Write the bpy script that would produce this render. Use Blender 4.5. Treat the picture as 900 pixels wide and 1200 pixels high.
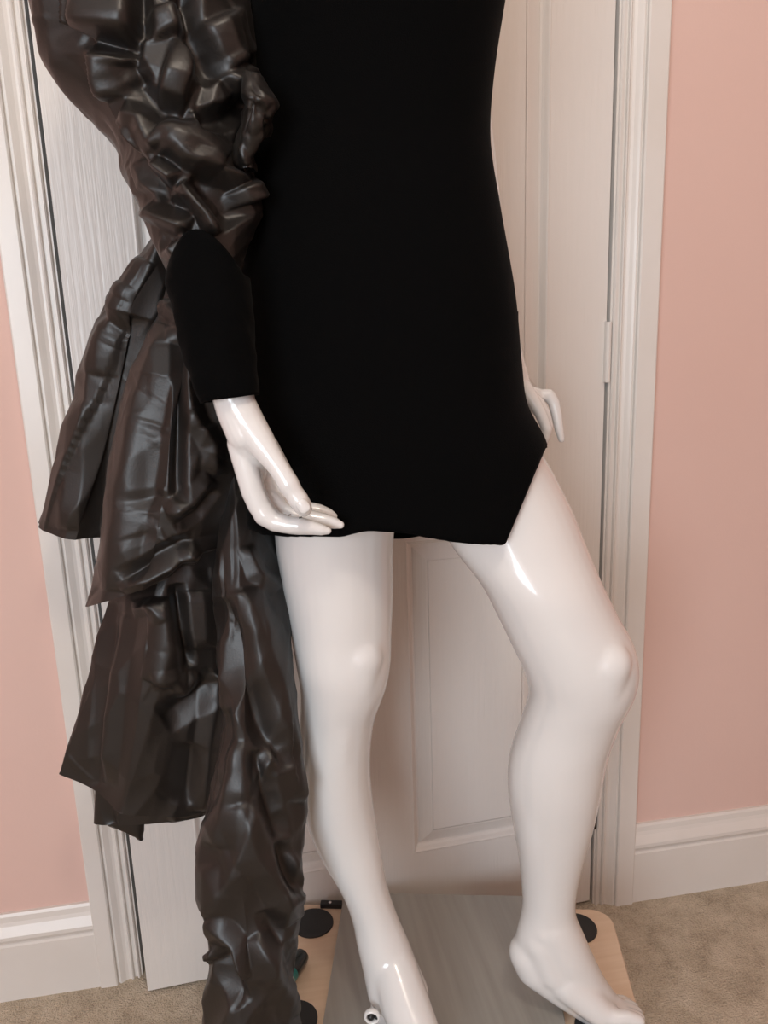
import bpy, bmesh, math
import numpy as np
from mathutils import Vector, Matrix, noise as mnoise

# ------------------------------------------------------------------ scene
scene = bpy.context.scene
col = scene.collection
for o in list(bpy.data.objects):
    bpy.data.objects.remove(o)

# ------------------------------------------------------------------ camera
FPX = 960.0
CAM = np.array([0.23014739, -1.17032957, 1.03853039])
YAW, PITCH, ROLL = 0.16449452, -0.23716229, -0.03447669
def cam_axes():
    cy, sy, cp, sp = math.cos(YAW), math.sin(YAW), math.cos(PITCH), math.sin(PITCH)
    f = np.array([sy*cp, cy*cp, sp]); r = np.array([cy, -sy, 0.0]); u = np.cross(r, f)
    cr, sr = math.cos(ROLL), math.sin(ROLL)
    return cr*r + sr*u, -sr*r + cr*u, f
CR, CU, CF = cam_axes()
cd = bpy.data.cameras.new('camera'); cam = bpy.data.objects.new('camera', cd); col.objects.link(cam)
cd.sensor_fit = 'VERTICAL'; cd.sensor_height = 24.0; cd.lens = 24.0*FPX/1200.0; cd.clip_start = 0.02
m = Matrix.Identity(4)
for i in range(3):
    m[i][0], m[i][1], m[i][2], m[i][3] = CR[i], CU[i], -CF[i], CAM[i]
cam.matrix_world = m
scene.camera = cam

# ------------------------------------------------------------------ light
scene.view_settings.view_transform = 'Standard'
scene.view_settings.look = 'None'
scene.view_settings.gamma = 1.0
scene.view_settings.use_curve_mapping = False
scene.view_settings.exposure = -0.24
world = bpy.data.worlds.new('world'); scene.world = world; world.use_nodes = True
bg = world.node_tree.nodes['Background']
bg.inputs[0].default_value = (0.80, 0.90, 1.0, 1); bg.inputs[1].default_value = 0.12

def area(name, loc, target, sx, sy, power, color, spread=180):
    l = bpy.data.lights.new(name, 'AREA'); l.shape = 'RECTANGLE'; l.size = sx; l.size_y = sy
    l.energy = power; l.color = color; l.spread = math.radians(spread)
    o = bpy.data.objects.new(name, l); col.objects.link(o); o.location = loc
    o.rotation_euler = (Vector(target)-Vector(loc)).to_track_quat('-Z', 'Y').to_euler()
    return o
# daylight entering through the window in the wall behind the camera
area('window_daylight', (-0.95, -2.98, 1.22), (0.40, -0.20, 0.65), 1.15, 1.35, 62, (0.84, 0.925, 1.0))
# warm ceiling lamp
lamp = bpy.data.lights.new('ceiling_lamp', 'POINT'); lamp.energy = 25; lamp.color = (1.0, 0.87, 0.74); lamp.shadow_soft_size = 0.10
lo = bpy.data.objects.new('ceiling_lamp', lamp); col.objects.link(lo); lo.location = (0.42, -1.30, 2.15)

# ------------------------------------------------------------------ frames of reference
EX = np.array([math.cos(math.radians(-13.7)), math.sin(math.radians(-13.7)), 0.0])   # along the dolly's long side
EY = np.array([-EX[1], EX[0], 0.0])                                                  # away from the viewer
EZ = np.array([0, 0, 1.0])
def D(a, b, z=0.0):
    """point from dolly coordinates"""
    return EX*a + EY*b + EZ*z
def S(px, py, e):
    """point seen at picture position (px, py) on the plane at depth e behind/before the dolly axis"""
    d = (px-450)/FPX*CR + (600-py)/FPX*CU + CF
    t = (e - CAM@EY)/(d@EY)
    return CAM + t*d
def SC(px, py, e):
    d = (px-450)/FPX*CR + (600-py)/FPX*CU + CF
    return (e - CAM@EY)/(d@EY)/FPX          # metres per pixel there

# ------------------------------------------------------------------ materials
def mat(name, color, rough=0.5, metal=0.0, spec=0.5, coat=0.0, coat_rough=0.05, sheen=0.0):
    m = bpy.data.materials.new(name); m.use_nodes = True
    b = m.node_tree.nodes['Principled BSDF']
    b.inputs['Base Color'].default_value = (*color, 1); b.inputs['Roughness'].default_value = rough
    b.inputs['Metallic'].default_value = metal; b.inputs['Specular IOR Level'].default_value = spec
    b.inputs['Coat Weight'].default_value = coat; b.inputs['Coat Roughness'].default_value = coat_rough
    b.inputs['Sheen Weight'].default_value = sheen
    return m
def nd(m, t, **kw):
    n = m.node_tree.nodes.new(t)
    for k, v in kw.items():
        if k in n.inputs: n.inputs[k].default_value = v
        else: setattr(n, k, v)
    return n
def lk(m, a, b): m.node_tree.links.new(a, b)
def bump(m, height, strength=0.2, dist=0.01):
    n = nd(m, 'ShaderNodeBump'); n.inputs['Strength'].default_value = strength; n.inputs['Distance'].default_value = dist
    lk(m, height, n.inputs['Height']); lk(m, n.outputs[0], m.node_tree.nodes['Principled BSDF'].inputs['Normal']); return n
def coords(m, scale=(1, 1, 1), space='Object'):
    tc = nd(m, 'ShaderNodeTexCoord'); mp = nd(m, 'ShaderNodeMapping'); mp.inputs['Scale'].default_value = scale
    lk(m, tc.outputs[space], mp.inputs['Vector']); return mp.outputs[0]
def noise(m, vec, scale, detail=3, rough=0.5):
    n = nd(m, 'ShaderNodeTexNoise'); n.inputs['Scale'].default_value = scale; n.inputs['Detail'].default_value = detail
    n.inputs['Roughness'].default_value = rough; lk(m, vec, n.inputs['Vector']); return n.outputs['Fac']
def ramp(m, fac, stops):
    r = nd(m, 'ShaderNodeValToRGB'); e = r.color_ramp.elements
    while len(e) < len(stops): e.new(0.5)
    for el, (p, c) in zip(e, stops): el.position = p; el.color = (*c, 1)
    lk(m, fac, r.inputs[0]); return r.outputs[0]
def basecol(m, sock): lk(m, sock, m.node_tree.nodes['Principled BSDF'].inputs['Base Color'])

M = {}
# pink emulsion wall
w = M['pink'] = mat('pink_emulsion', (0.70, 0.51, 0.46), 0.75, spec=0.25)
v = coords(w); basecol(w, ramp(w, noise(w, v, 1.7, 4), [(0.3, (0.69, 0.475, 0.415)), (0.7, (0.71, 0.505, 0.445))]))
bump(w, noise(w, v, 260, 2), 0.06, 0.002)
# white gloss paint on woodwork
w = M['gloss'] = mat('white_satin_paint', (0.72, 0.68, 0.64), 0.32, spec=0.5)
v = coords(w); bump(w, noise(w, v, 40, 3), 0.03, 0.004)
basecol(w, ramp(w, noise(w, v, 5, 5), [(0.35, (0.70, 0.655, 0.61)), (0.65, (0.735, 0.70, 0.665))]))
# door skin: moulded wood grain under paint
w = M['door'] = mat('white_grained_door_paint', (0.72, 0.685, 0.65), 0.30, spec=0.5)
v = coords(w, (150, 150, 5)); n1 = noise(w, v, 1.0, 3, 0.6)
bump(w, n1, 0.30, 0.0025)
# carpet
w = M['carpet'] = mat('beige_carpet', (0.42, 0.33, 0.24), 0.95, spec=0.1, sheen=0.2)
v = coords(w); n1 = noise(w, v, 17, 7, 0.7); n2 = noise(w, v, 330, 3)
mix = nd(w, 'ShaderNodeMath', operation='MULTIPLY_ADD'); lk(w, n2, mix.inputs[0]); mix.inputs[1].default_value = 0.55; 
lk(w, n1, mix.inputs[2])
basecol(w, ramp(w, mix.outputs[0], [(0.48, (0.24, 0.175, 0.115)), (0.74, (0.53, 0.43, 0.315)), (1.0, (0.72, 0.61, 0.48))]))
bump(w, mix.outputs[0], 0.9, 0.012)
M['ceiling'] = mat('ceiling_white', (0.8, 0.78, 0.75), 0.8)
# mannequin: glossy white lacquer
w = M['lacquer'] = mat('white_lacquer', (0.76, 0.755, 0.745), 0.22, spec=0.5, coat=0.6, coat_rough=0.04)
v = coords(w); bump(w, noise(w, v, 14, 2), 0.03, 0.01)
M['scuff'] = mat('dark_scuff', (0.03, 0.025, 0.02), 0.6)
# velvet
w = M['velvet'] = mat('black_velvet', (0.0022, 0.0022, 0.0023), 0.95, spec=0.04, sheen=0.02)
w.node_tree.nodes['Principled BSDF'].inputs['Sheen Roughness'].default_value = 0.4
v = coords(w); bump(w, noise(w, v, 900, 2), 0.5, 0.001)
# taffeta
def taffeta(name, c1, c2, rough):
    w = mat(name, c1, rough, spec=0.56)
    v = coords(w); basecol(w, ramp(w, noise(w, v, 16, 4), [(0.35, c1), (0.65, c2)]))
    wv = coords(w, (1, 1, 1)); a = noise(w, wv, 420, 2, 0.5); bump(w, a, 0.12, 0.0012)
    b = w.node_tree.nodes['Principled BSDF']
    b.inputs['Sheen Weight'].default_value = 0.02; b.inputs['Sheen Roughness'].default_value = 0.35
    return w
M['taffeta'] = taffeta('black_taffeta', (0.0088, 0.0068, 0.0056), (0.0118, 0.0092, 0.0077), 0.42)
M['taffeta_sleeve'] = M['taffeta']
# dolly
w = M['ply'] = mat('pale_plywood', (0.66, 0.45, 0.29), 0.5)
v = coords(w, (3, 40, 3)); basecol(w, ramp(w, noise(w, v, 3, 5), [(0.3, (0.70, 0.52, 0.37)), (0.7, (0.76, 0.585, 0.435))]))
w = M['plyedge'] = mat('plywood_edge', (0.45, 0.29, 0.17), 0.6)
M['rubber'] = mat('black_rubber', (0.016, 0.017, 0.018), 0.55)
M['castor'] = mat('grey_castor', (0.10, 0.10, 0.105), 0.4)
w = M['steel'] = mat('brushed_grey_plate', (0.27, 0.25, 0.225), 0.38, metal=0.35)
v = coords(w, (60, 2.5, 1)); a = noise(w, v, 1.2, 4)
basecol(w, ramp(w, a, [(0.3, (0.33, 0.315, 0.285)), (0.7, (0.40, 0.385, 0.355))])); bump(w, a, 0.05, 0.002)
M['chrome'] = mat('chrome', (0.75, 0.75, 0.75), 0.18, metal=1)
M['blackmetal'] = mat('black_metal', (0.012, 0.012, 0.013), 0.35)
M['brown_metal'] = mat('dark_hinge_metal', (0.05, 0.035, 0.025), 0.45, metal=0.6)
M['teal'] = mat('teal_print', (0.02, 0.27, 0.26), 0.3)
M['paleprint'] = mat('pale_print', (0.55, 0.72, 0.70), 0.3)
M['darkplastic'] = mat('dark_glossy_plastic', (0.012, 0.02, 0.022), 0.2)
M['dark'] = mat('dark_gap', (0.02, 0.016, 0.013), 0.9)

# ------------------------------------------------------------------ mesh helpers
def link(name, me, material=None, parent=None, smooth=False):
    o = bpy.data.objects.new(name, me); col.objects.link(o)
    if material is not None and not me.materials: me.materials.append(material)
    if smooth:
        for p in me.polygons: p.use_smooth = True
    if parent is not None: o.parent = parent
    return o
def pmesh(name, V, F):
    me = bpy.data.meshes.new(name); me.from_pydata([tuple(map(float, v)) for v in V], [], F); me.update()
    bm = bmesh.new(); bm.from_mesh(me); bmesh.ops.recalc_face_normals(bm, faces=bm.faces); bm.to_mesh(me); bm.free()
    return me
def tag(o, label=None, cat=None, group=None, kind=None):
    if label: o['label'] = label
    if cat: o['category'] = cat
    if group: o['group'] = group
    if kind: o['kind'] = kind
    return o
def empty(name, loc=(0, 0, 0)):
    o = bpy.data.objects.new(name, None); o.empty_display_size = 0.05; col.objects.link(o); o.location = loc; return o
def adopt(child, parent):
    child.parent = parent; child.matrix_parent_inverse = Matrix.Translation(-Vector(parent.location))
    return child
def box_mesh(name, lo, hi, bevel=0.0, segs=2):
    bm = bmesh.new(); bmesh.ops.create_cube(bm, size=1)
    lo = Vector(lo); hi = Vector(hi)
    for v in bm.verts: v.co = Vector([(lo[i]+hi[i])/2 + v.co[i]*(hi[i]-lo[i]) for i in range(3)])
    if bevel: bmesh.ops.bevel(bm, geom=bm.edges[:], offset=bevel, segments=segs, profile=0.5, affect='EDGES')
    me = bpy.data.meshes.new(name); bm.to_mesh(me); bm.free(); return me
def prism_mesh(name, prof, mapper, lengths):
    """extrude a closed profile (list of 2-tuples) between two lengths; mapper(a, b, t) -> xyz"""
    n = len(prof); V = [mapper(a, b, t) for t in lengths for a, b in prof]; F = []
    for k in range(len(lengths)-1):
        for i in range(n):
            j = (i+1) % n; F.append((k*n+i, k*n+j, (k+1)*n+j, (k+1)*n+i))
    F.append(tuple(range(n))); F.append(tuple(range((len(lengths)-1)*n, len(lengths)*n)))
    return pmesh(name, V, F)
def loft(rings, cap=True):
    n = len(rings[0]); V = [p for r in rings for p in r]; F = []
    for k in range(len(rings)-1):
        for i in range(n):
            j = (i+1) % n; F.append((k*n+i, k*n+j, (k+1)*n+j, (k+1)*n+i))
    if cap:
        F.append(tuple(range(n))); F.append(tuple(range((len(rings)-1)*n, len(rings)*n)))
    return V, F
def catmull(K, n):
    """resample rows of K (list of tuples) to n rows by centripetal-free Catmull-Rom on the index"""
    K = np.asarray(K, float); m = len(K); T = np.linspace(0, m-1, n); out = []
    for t in T:
        i = min(int(t), m-2); s = t-i
        p0, p1, p2, p3 = K[max(i-1, 0)], K[i], K[i+1], K[min(i+2, m-1)]
        out.append(0.5*((2*p1)+(-p0+p2)*s+(2*p0-5*p1+4*p2-p3)*s*s+(-p0+3*p1-3*p2+p3)*s**3))
    return np.array(out)
class Soup:
    """closed solids collected and fused into one continuous skin"""
    def __init__(self): self.V = []; self.F = []
    def add(self, V, F):
        b = len(self.V); self.V += [np.asarray(v, float) for v in V]; self.F += [tuple(b+i for i in f) for f in F]
    def capsule(self, p, q, r1, r2, seg=20, flat=None):
        p = np.asarray(p, float); q = np.asarray(q, float); d = q-p; L = np.linalg.norm(d); d = d/max(L, 1e-9)
        a = np.cross(d, [0.31, 0.77, 0.55]); a /= np.linalg.norm(a); b = np.cross(d, a)
        rings = []
        for k in range(6):
            t = -math.pi/2 + k/6*math.pi/2 + 0.08; rings.append((p + d*r1*math.sin(t), r1*math.cos(t)))
        rings.append((p, r1)); rings.append((q, r2))
        for k in range(1, 7):
            t = k/6*math.pi/2 - 0.08; rings.append((q + d*r2*math.sin(t), r2*math.cos(t)))
        R = []
        for c, r in rings:
            R.append([c + (a*math.cos(th)+b*math.sin(th))*r for th in np.linspace(0, 2*math.pi, seg, endpoint=False)])
        self.add(*loft(R))
    def chain(self, pts):
        for (p, r), (q, s) in zip(pts[:-1], pts[1:]): self.capsule(p, q, r, s)
    def fuse(self, name, voxel, smooth=6, factor=0.5):
        me = pmesh(name+'_src', self.V, self.F); o = bpy.data.objects.new(name+'_src', me); col.objects.link(o)
        r = o.modifiers.new('r', 'REMESH'); r.mode = 'VOXEL'; r.voxel_size = voxel; r.use_smooth_shade = True
        s = o.modifiers.new('s', 'SMOOTH'); s.factor = factor; s.iterations = smooth
        dg = bpy.context.evaluated_depsgraph_get(); dg.update()
        out = bpy.data.meshes.new_from_object(o.evaluated_get(dg)); out.name = name
        bpy.data.objects.remove(o); bpy.data.meshes.remove(me)
        for p in out.polygons: p.use_smooth = True
        return out

# ================================================================== the room
X0, X1, Y0, Y1, H = -1.75, 2.25, -3.05, 0.016, 2.40
OPW, OPH = 0.78, 2.03                 # door opening
floor = link('floor', box_mesh('floor', (X0-0.1, Y0-0.1, -0.05), (X1+0.1, 1.0, 0.0)), M['carpet']); tag(floor, kind='structure')
ceil = link('ceiling', box_mesh('ceiling', (X0-0.1, Y0-0.1, H), (X1+0.1, Y1+0.12, H+0.08)), M['ceiling']); tag(ceil, kind='structure')
# wall that holds the door: one mesh around the opening
def multi_box(name, boxes):
    bm = bmesh.new()
    for lo, hi in boxes:
        r = bmesh.ops.create_cube(bm, size=1)
        for v in r['verts']: v.co = Vector([(lo[i]+hi[i])/2 + v.co[i]*(hi[i]-lo[i]) for i in range(3)])
    me = bpy.data.meshes.new(name); bm.to_mesh(me); bm.free(); return me
G = 0.025
wb = link('wall_back', multi_box('wall_back', [((X0, Y1, 0), (-G, Y1+0.11, H)), ((OPW+G, Y1, 0), (X1, Y1+0.11, H)),
        ((-G, Y1, OPH+G), (OPW+G, Y1+0.11, H))]), M['pink']); tag(wb, kind='structure')
wr = link('wall_right', box_mesh('wall_right', (X1, Y0, 0), (X1+0.1, Y1+0.11, H)), M['pink']); tag(wr, kind='structure')
wl = link('wall_left', box_mesh('wall_left', (X0-0.1, Y0, 0), (X0, Y1+0.11, H)), M['pink']); tag(wl, kind='structure')
# wall behind the camera with a window opening
wx0, wx1, wz0, wz1 = -1.60, -0.30, 0.52, 1.95
wf = link('wall_front', multi_box('wall_front', [((X0-0.1, Y0-0.1, 0), (wx0, Y0, H)), ((wx1, Y0-0.1, 0), (X1+0.1, Y0, H)),
        ((wx0, Y0-0.1, 0), (wx1, Y0, wz0)), ((wx0, Y0-0.1, wz1), (wx1, Y0, H))]), M['pink']); tag(wf, kind='structure')
fr = []; t = 0.05; ya, yb = Y0-0.09, Y0-0.03; xm = (wx0+wx1)/2
for lo, hi in [((wx0, ya, wz0), (wx0+t, yb, wz1)), ((wx1-t, ya, wz0), (wx1, yb, wz1)), ((wx0+t, ya, wz0), (wx1-t, yb, wz0+t)),
               ((wx0+t, ya, wz1-t), (wx1-t, yb, wz1)), ((xm-t/2, ya, wz0+t), (xm+t/2, yb, wz1-t))]:
    fr.append((lo, hi))
win = link('window_1', multi_box('window_1', fr), M['gloss']); tag(win, kind='structure')

# architrave: moulded profile, a = distance from the opening edge outwards, b = proudness towards the room
def arch_profile(w):
    return [(0.003, 0), (0.003, 0.006), (0.0048, 0.0085), (0.0066, 0.0085), (0.0076, 0.0045), (0.0122, 0.0045), (0.0130, 0.0092), (0.0145, 0.0105), (0.0160, 0.0092), (0.0175, 0.0074),
            (0.0205, 0.0072), (0.0245, 0.0088), (0.029, 0.0122), (0.0322, 0.0142), (0.0338, 0.0140), (0.0342, 0.0118), (0.0366, 0.0118), (0.0374, 0.0165), (0.0395, 0.0182), (w-0.002, 0.0182), (w, 0.0168), (w, 0)]
ARCL, ARCR = 0.064, 0.070
tl = link('trim_1', prism_mesh('trim_1', arch_profile(ARCL), lambda a, b, t: (-a, Y1-b, t), [0, OPH+0.03]), M['gloss']); tag(tl, kind='structure')
tr = link('trim_2', prism_mesh('trim_2', arch_profile(ARCR), lambda a, b, t: (OPW+a, Y1-b, t), [0, OPH+0.03]), M['gloss']); tag(tr, kind='structure')
th = link('trim_3', prism_mesh('trim_3', arch_profile(ARCR), lambda a, b, t: (t, Y1-b, OPH+0.03+a), [-ARCL, OPW+ARCR]), M['gloss']); tag(th, kind='structure')
# door lining with stop
lin = link('trim_4', multi_box('trim_4', [((-G, Y1-0.002, 0), (0.0, Y1+0.11, OPH+0.03)), ((OPW, Y1-0.002, 0), (OPW+G, Y1+0.11, OPH+0.03)),
        ((0, Y1-0.002, OPH), (OPW, Y1+0.11, OPH+0.03)),
        ((0, Y1+0.045, 0), (0.012, Y1+0.075, OPH)), ((OPW-0.012, Y1+0.055, 0), (OPW, Y1+0.085, OPH))]), M['gloss']); tag(lin, kind='structure')
# skirting boards
SK = 0.151
sk = [(0.0, 0.0), (0.0, 0.0145), (0.098, 0.0145), (0.1005, 0.0120), (0.103, 0.0115), (0.106, 0.0150), (0.112, 0.0175), (0.118, 0.0175),
      (0.124, 0.0145), (0.132, 0.0105), (0.138, 0.0085), (0.147, 0.0075), (SK, 0.0050), (SK, 0.0)]
bl = link('baseboard_left', prism_mesh('baseboard_left', sk, lambda a, b, t: (t, Y1-b, a), [X0, -ARCL+0.0005]), M['gloss']); tag(bl, kind='structure')
br = link('baseboard_right', prism_mesh('baseboard_right', sk, lambda a, b, t: (t, Y1-b, a), [OPW+ARCR-0.0005, X1]), M['gloss']); tag(br, kind='structure')
for o in (bl, br, tl, tr, th):
    for p in o.data.polygons: p.use_smooth = False

# ------------------------------------------------------------------ the six panel door, standing slightly ajar, hinged on the right
DW, DH, DT = 0.764, 1.981, 0.038
door_root = (0.7755, 0.0165, 0.006)
dang = math.atan2(0.0164+0.0300, 0.7744-0.0118)
def build_door():
    st, mid = 0.094, 0.118                           # stile and muntin widths
    pw = (DW-2*st-mid)/2
    cols = [(st, st+pw), (st+pw+mid, DW-st)]
    rows = [(0.160, 0.700), (0.905, 1.560), (1.665, 1.875)]
    xs = sorted({0, DW, *[c for k in cols for c in k]}); zs = sorted({0, DH, *[c for k in rows for c in k]})
    V, F = [], []
    def vert(x, y, z): V.append((x-DW, y, z)); return len(V)-1
    panels = []
    for i in range(len(xs)-1):
        for k in range(len(zs)-1):
            a, b, c, d = xs[i], xs[i+1], zs[k], zs[k+1]
            if (a, b) in cols and (c, d) in rows:
                # moulded border stepping down into the recess
                steps = [(0, 0), (0.0025, -0.0008), (0.0045, 0.0006), (0.0075, 0.0060), (0.0105, 0.0092), (0.0135, 0.0096), (0.0150, 0.0088), (0.0330, 0.0030), (0.036, 0.0028)]
                prev = None
                for off, dep in steps:
                    ring = [vert(a+off, dep, c+off), vert(b-off, dep, c+off), vert(b-off, dep, d-off), vert(a+off, dep, d-off)]
                    if prev:
                        for q in range(4): F.append((prev[q], prev[(q+1) % 4], ring[(q+1) % 4], ring[q]))
                    prev = ring
                panels.append((a+0.036, b-0.036, c+0.036, d-0.036))
            else:
                F.append((vert(a, 0, c), vert(b, 0, c), vert(b, 0, d), vert(a, 0, d)))
    # back and edges
    for q in ([(0, DT, 0), (DW, DT, 0), (DW, DT, DH), (0, DT, DH)], [(0, 0, 0), (0, DT, 0), (0, DT, DH), (0, 0, DH)],
              [(DW, 0, 0), (DW, DT, 0), (DW, DT, DH), (DW, 0, DH)], [(0, 0, 0), (DW, 0, 0), (DW, DT, 0), (0, DT, 0)],
              [(0, 0, DH), (DW, 0, DH), (DW, DT, DH), (0, DT, DH)]):
        F.append(tuple(vert(*p) for p in q))
    me = bpy.data.meshes.new('door_1'); me.from_pydata(V, [], F)
    bm = bmesh.new(); bm.from_mesh(me); bmesh.ops.remove_doubles(bm, verts=bm.verts, dist=1e-5); bmesh.ops.recalc_face_normals(bm, faces=bm.faces)
    bm.to_mesh(me); bm.free()
    o = link('door_1', me, M['door']); tag(o, kind='structure')
    o.location = door_root; o.rotation_euler = (0, 0, dang)
    for (a, b, c, d) in panels:
        pm = box_mesh('panel', (a-DW, 0.0022, c), (b-DW, 0.010, d), 0.0012, 1)
        link('panel', pm, M['door'], o)
    for z0 in (0.150, 0.92, 1.70):                   # hinge leaves and knuckles in the gap
        hm = multi_box('hinge', [((-0.003, -0.006, z0), (0.0030, 0.030, z0+0.09))])
        hmat = M['brown_metal'] if z0 < 0.5 else M['gloss']; h = link('hinge', hm, hmat, o); h['label'] = 'dark metal hinge leaf' if z0 < 0.5 else 'hinge leaf painted white'
        bm = bmesh.new(); bmesh.ops.create_cone(bm, cap_ends=True, segments=14, radius1=0.0045, radius2=0.0045, depth=0.09)
        for v in bm.verts: v.co += Vector((0.0015, -0.005, z0+0.045))
        km = bpy.data.meshes.new('hinge_knuckle'); bm.to_mesh(km); bm.free(); link('hinge_knuckle', km, hmat, h)
    return o
door = build_door()

# ================================================================== furniture dolly
BA0, BA1, BB0, BB1, BZ, BT = 0.2400, 0.7500, -0.232, 0.0385, 0.120, 0.016
def rrect(a0, a1, b0, b1, r, n=8):
    P = []
    for cx, cy, s in ((a1-r, b1-r, 0), (a0+r, b1-r, 90), (a0+r, b0+r, 180), (a1-r, b0+r, 270)):
        for k in range(n+1):
            t = math.radians(s+90*k/n); P.append((cx+r*math.cos(t), cy+r*math.sin(t)))
    return P
dolly = empty('furniture_dolly', tuple(D((BA0+BA1)/2, (BB0+BB1)/2, 0)))
tag(dolly, 'pale plywood dolly with rounded corners and black rubber pads under the mannequin base plate', 'dolly')
pr = rrect(BA0, BA1, BB0, BB1, 0.032)
insp = [(0.5*(BA0+BA1)+(a-0.5*(BA0+BA1))*0.994, 0.5*(BB0+BB1)+(b-0.5*(BB0+BB1))*0.99) for a, b in pr]
rings = [[D(a, b, BZ-BT) for a, b in insp], [D(a, b, BZ-BT+0.0015) for a, b in pr], [D(a, b, BZ-0.0015) for a, b in pr], [D(a, b, BZ) for a, b in insp]]
adopt(link('board', pmesh('board', *loft(rings)), M['ply']), dolly)
def disc_mesh(name, c, r, z0, z1, seg=40, bev=0.0008):
    R = []
    for z, rr in ((z0, r), (z1-bev, r), (z1, r-bev)):
        R.append([D(c[0]+rr*math.cos(t), c[1]+rr*math.sin(t), z) for t in np.linspace(0, 2*math.pi, seg, endpoint=False)])
    return pmesh(name, *loft(R))
PADS = [(0.2875, -0.0050), (0.6910, -0.0050), (0.2890, -0.184), (0.6925, -0.184)]
for c in PADS:
    pd = link('rubber_pad', disc_mesh('rubber_pad', c, 0.0315, BZ-0.001, BZ+0.0025), M['rubber']); adopt(pd, dolly)
for c in [(0.31, -0.02), (0.68, -0.02), (0.31, -0.175), (0.68, -0.175)]:
    # castor: wheel, fork and top plate
    cm = []
    wl_ = []
    for z, rr in ((-0.011, 0.030), (-0.009, 0.034), (0.009, 0.034), (0.011, 0.030)):
        wl_.append([D(c[0]+z, c[1], 0.034) + EY*rr*math.cos(t) + EZ*rr*math.sin(t) for t in np.linspace(0, 2*math.pi, 28, endpoint=False)])
    cw = adopt(link('castor', pmesh('castor', *loft(wl_)), M['castor']), dolly)
    V, F = [], []
    for (a0, a1, b0, b1, z0, z1) in [(-0.017, -0.013, -0.012, 0.012, 0.03, 0.092), (0.013, 0.017, -0.012, 0.012, 0.03, 0.092), (-0.022, 0.022, -0.024, 0.024, 0.092, BZ-BT)]:
        b = len(V)
        for z in (z0, z1):
            for a_, b_ in ((a0, b0), (a1, b0), (a1, b1), (a0, b1)): V.append(D(c[0]+a_, c[1]+b_, z))
        F += [tuple(b+i for i in f) for f in ((0, 1, 2, 3), (4, 5, 6, 7), (0, 1, 5, 4), (1, 2, 6, 5), (2, 3, 7, 6), (3, 0, 4, 7))]
    fk = link('castor_fork', pmesh('castor_fork', V, F), M['chrome']); fk.parent = cw
# black clamp with a screw at the back edge
def dbox(name, a0, a1, b0, b1, z0, z1, bev=0.001):
    me = box_mesh(name, (a0, b0, z0), (a1, b1, z1), bev, 2)
    for v in me.vertices:
        v.co = Vector(D(v.co.x, v.co.y, v.co.z))
    return me
cl = adopt(link('clamp_bar', dbox('clamp_bar', 0.2940, 0.3285, 0.0275, 0.0380, BZ, BZ+0.0085), M['blackmetal']), dolly); cl['label'] = 'black metal clamp bar with a bright screw'
bm = bmesh.new(); bmesh.ops.create_uvsphere(bm, u_segments=16, v_segments=8, radius=0.0027)
for v_ in bm.verts: v_.co = Vector(D(0.3095, 0.0325, BZ+0.0085)) + Vector((v_.co.x, v_.co.y, v_.co.z*0.5))
sm = bpy.data.meshes.new('screw'); bm.to_mesh(sm); bm.free()
link('screw', sm, M['chrome'], cl, True)

# ================================================================== mannequin
PZ = 0.130                                           # top of the base plate
mann = empty('mannequin', tuple(D(0.49, -0.16, BZ)))
tag(mann, 'glossy white shop mannequin standing on a grey base plate, one knee turned out', 'mannequin')
adopt(link('base_plate', dbox('base_plate', 0.3300, 0.6486, -0.330, 0.0540, BZ+0.0005, PZ, 0.0015), M['steel']), mann)['label'] = 'brushed grey rectangular base plate'

def limb(soup, rows, n=60, seg=32, power=2.0, top=None):
    R = []
    for y, xl, xr, e, hd in catmull(rows, n):
        c = S((xl+xr)/2, y, e); hw = (xr-xl)/2*SC((xl+xr)/2, y, e); ring = []
        for t in np.linspace(0, 2*math.pi, seg, endpoint=False):
            ct, st = math.cos(t), math.sin(t); k = 2/power
            ring.append(c + EX*hw*math.copysign(abs(ct)**k, ct) + EY*hd*math.copysign(abs(st)**k, st))
        R.append(ring)
    soup.add(*loft(R))

body = Soup()
# torso (covered by the dress)
limb(body, [(-300, 408, 492, -0.145, 0.045), (-262, 405, 495, -0.145, 0.05), (-235, 350, 550, -0.15, 0.06), (-205, 320, 575, -0.155, 0.075), (-150, 325, 590, -0.16, 0.09), (-60, 318, 588, -0.165, 0.098),
            (0, 322, 574, -0.165, 0.092), (90, 334, 561, -0.162, 0.082), (170, 338, 557, -0.16, 0.078), (250, 330, 568, -0.16, 0.085),
            (350, 318, 586, -0.158, 0.098), (440, 312, 596, -0.157, 0.104), (500, 312, 606, -0.158, 0.100), (560, 318, 612, -0.16, 0.088), (600, 345, 590, -0.16, 0.06)], 80, 40, 2.2)
# supporting leg
limb(body, [(500, 314, 470, -0.160, 0.088), (560, 318, 470, -0.163, 0.085), (600, 321, 466, -0.165, 0.081), (640, 324, 461, -0.168, 0.076), (700, 334, 461, -0.173, 0.069), (740, 341, 459, -0.178, 0.062),
            (775, 347, 458, -0.182, 0.058), (805, 352, 453, -0.180, 0.054), (845, 352, 439, -0.170, 0.052), (890, 352, 434, -0.163, 0.053), (930, 354, 436, -0.160, 0.052),
            (965, 361, 441, -0.162, 0.047), (1000, 376, 447, -0.167, 0.041), (1040, 399, 454, -0.174, 0.034), (1075, 412, 466, -0.180, 0.030), (1105, 418, 479, -0.186, 0.032), (1135, 425, 491, -0.192, 0.036), (1165, 431, 504, -0.203, 0.042)], 90)
# knee cap and its hollows
body.capsule(S(422, 768, -0.212), S(417, 800, -0.208), 0.027, 0.025)
body.capsule(S(400, 835, -0.205), S(395, 930, -0.190), 0.022, 0.018)
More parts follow.
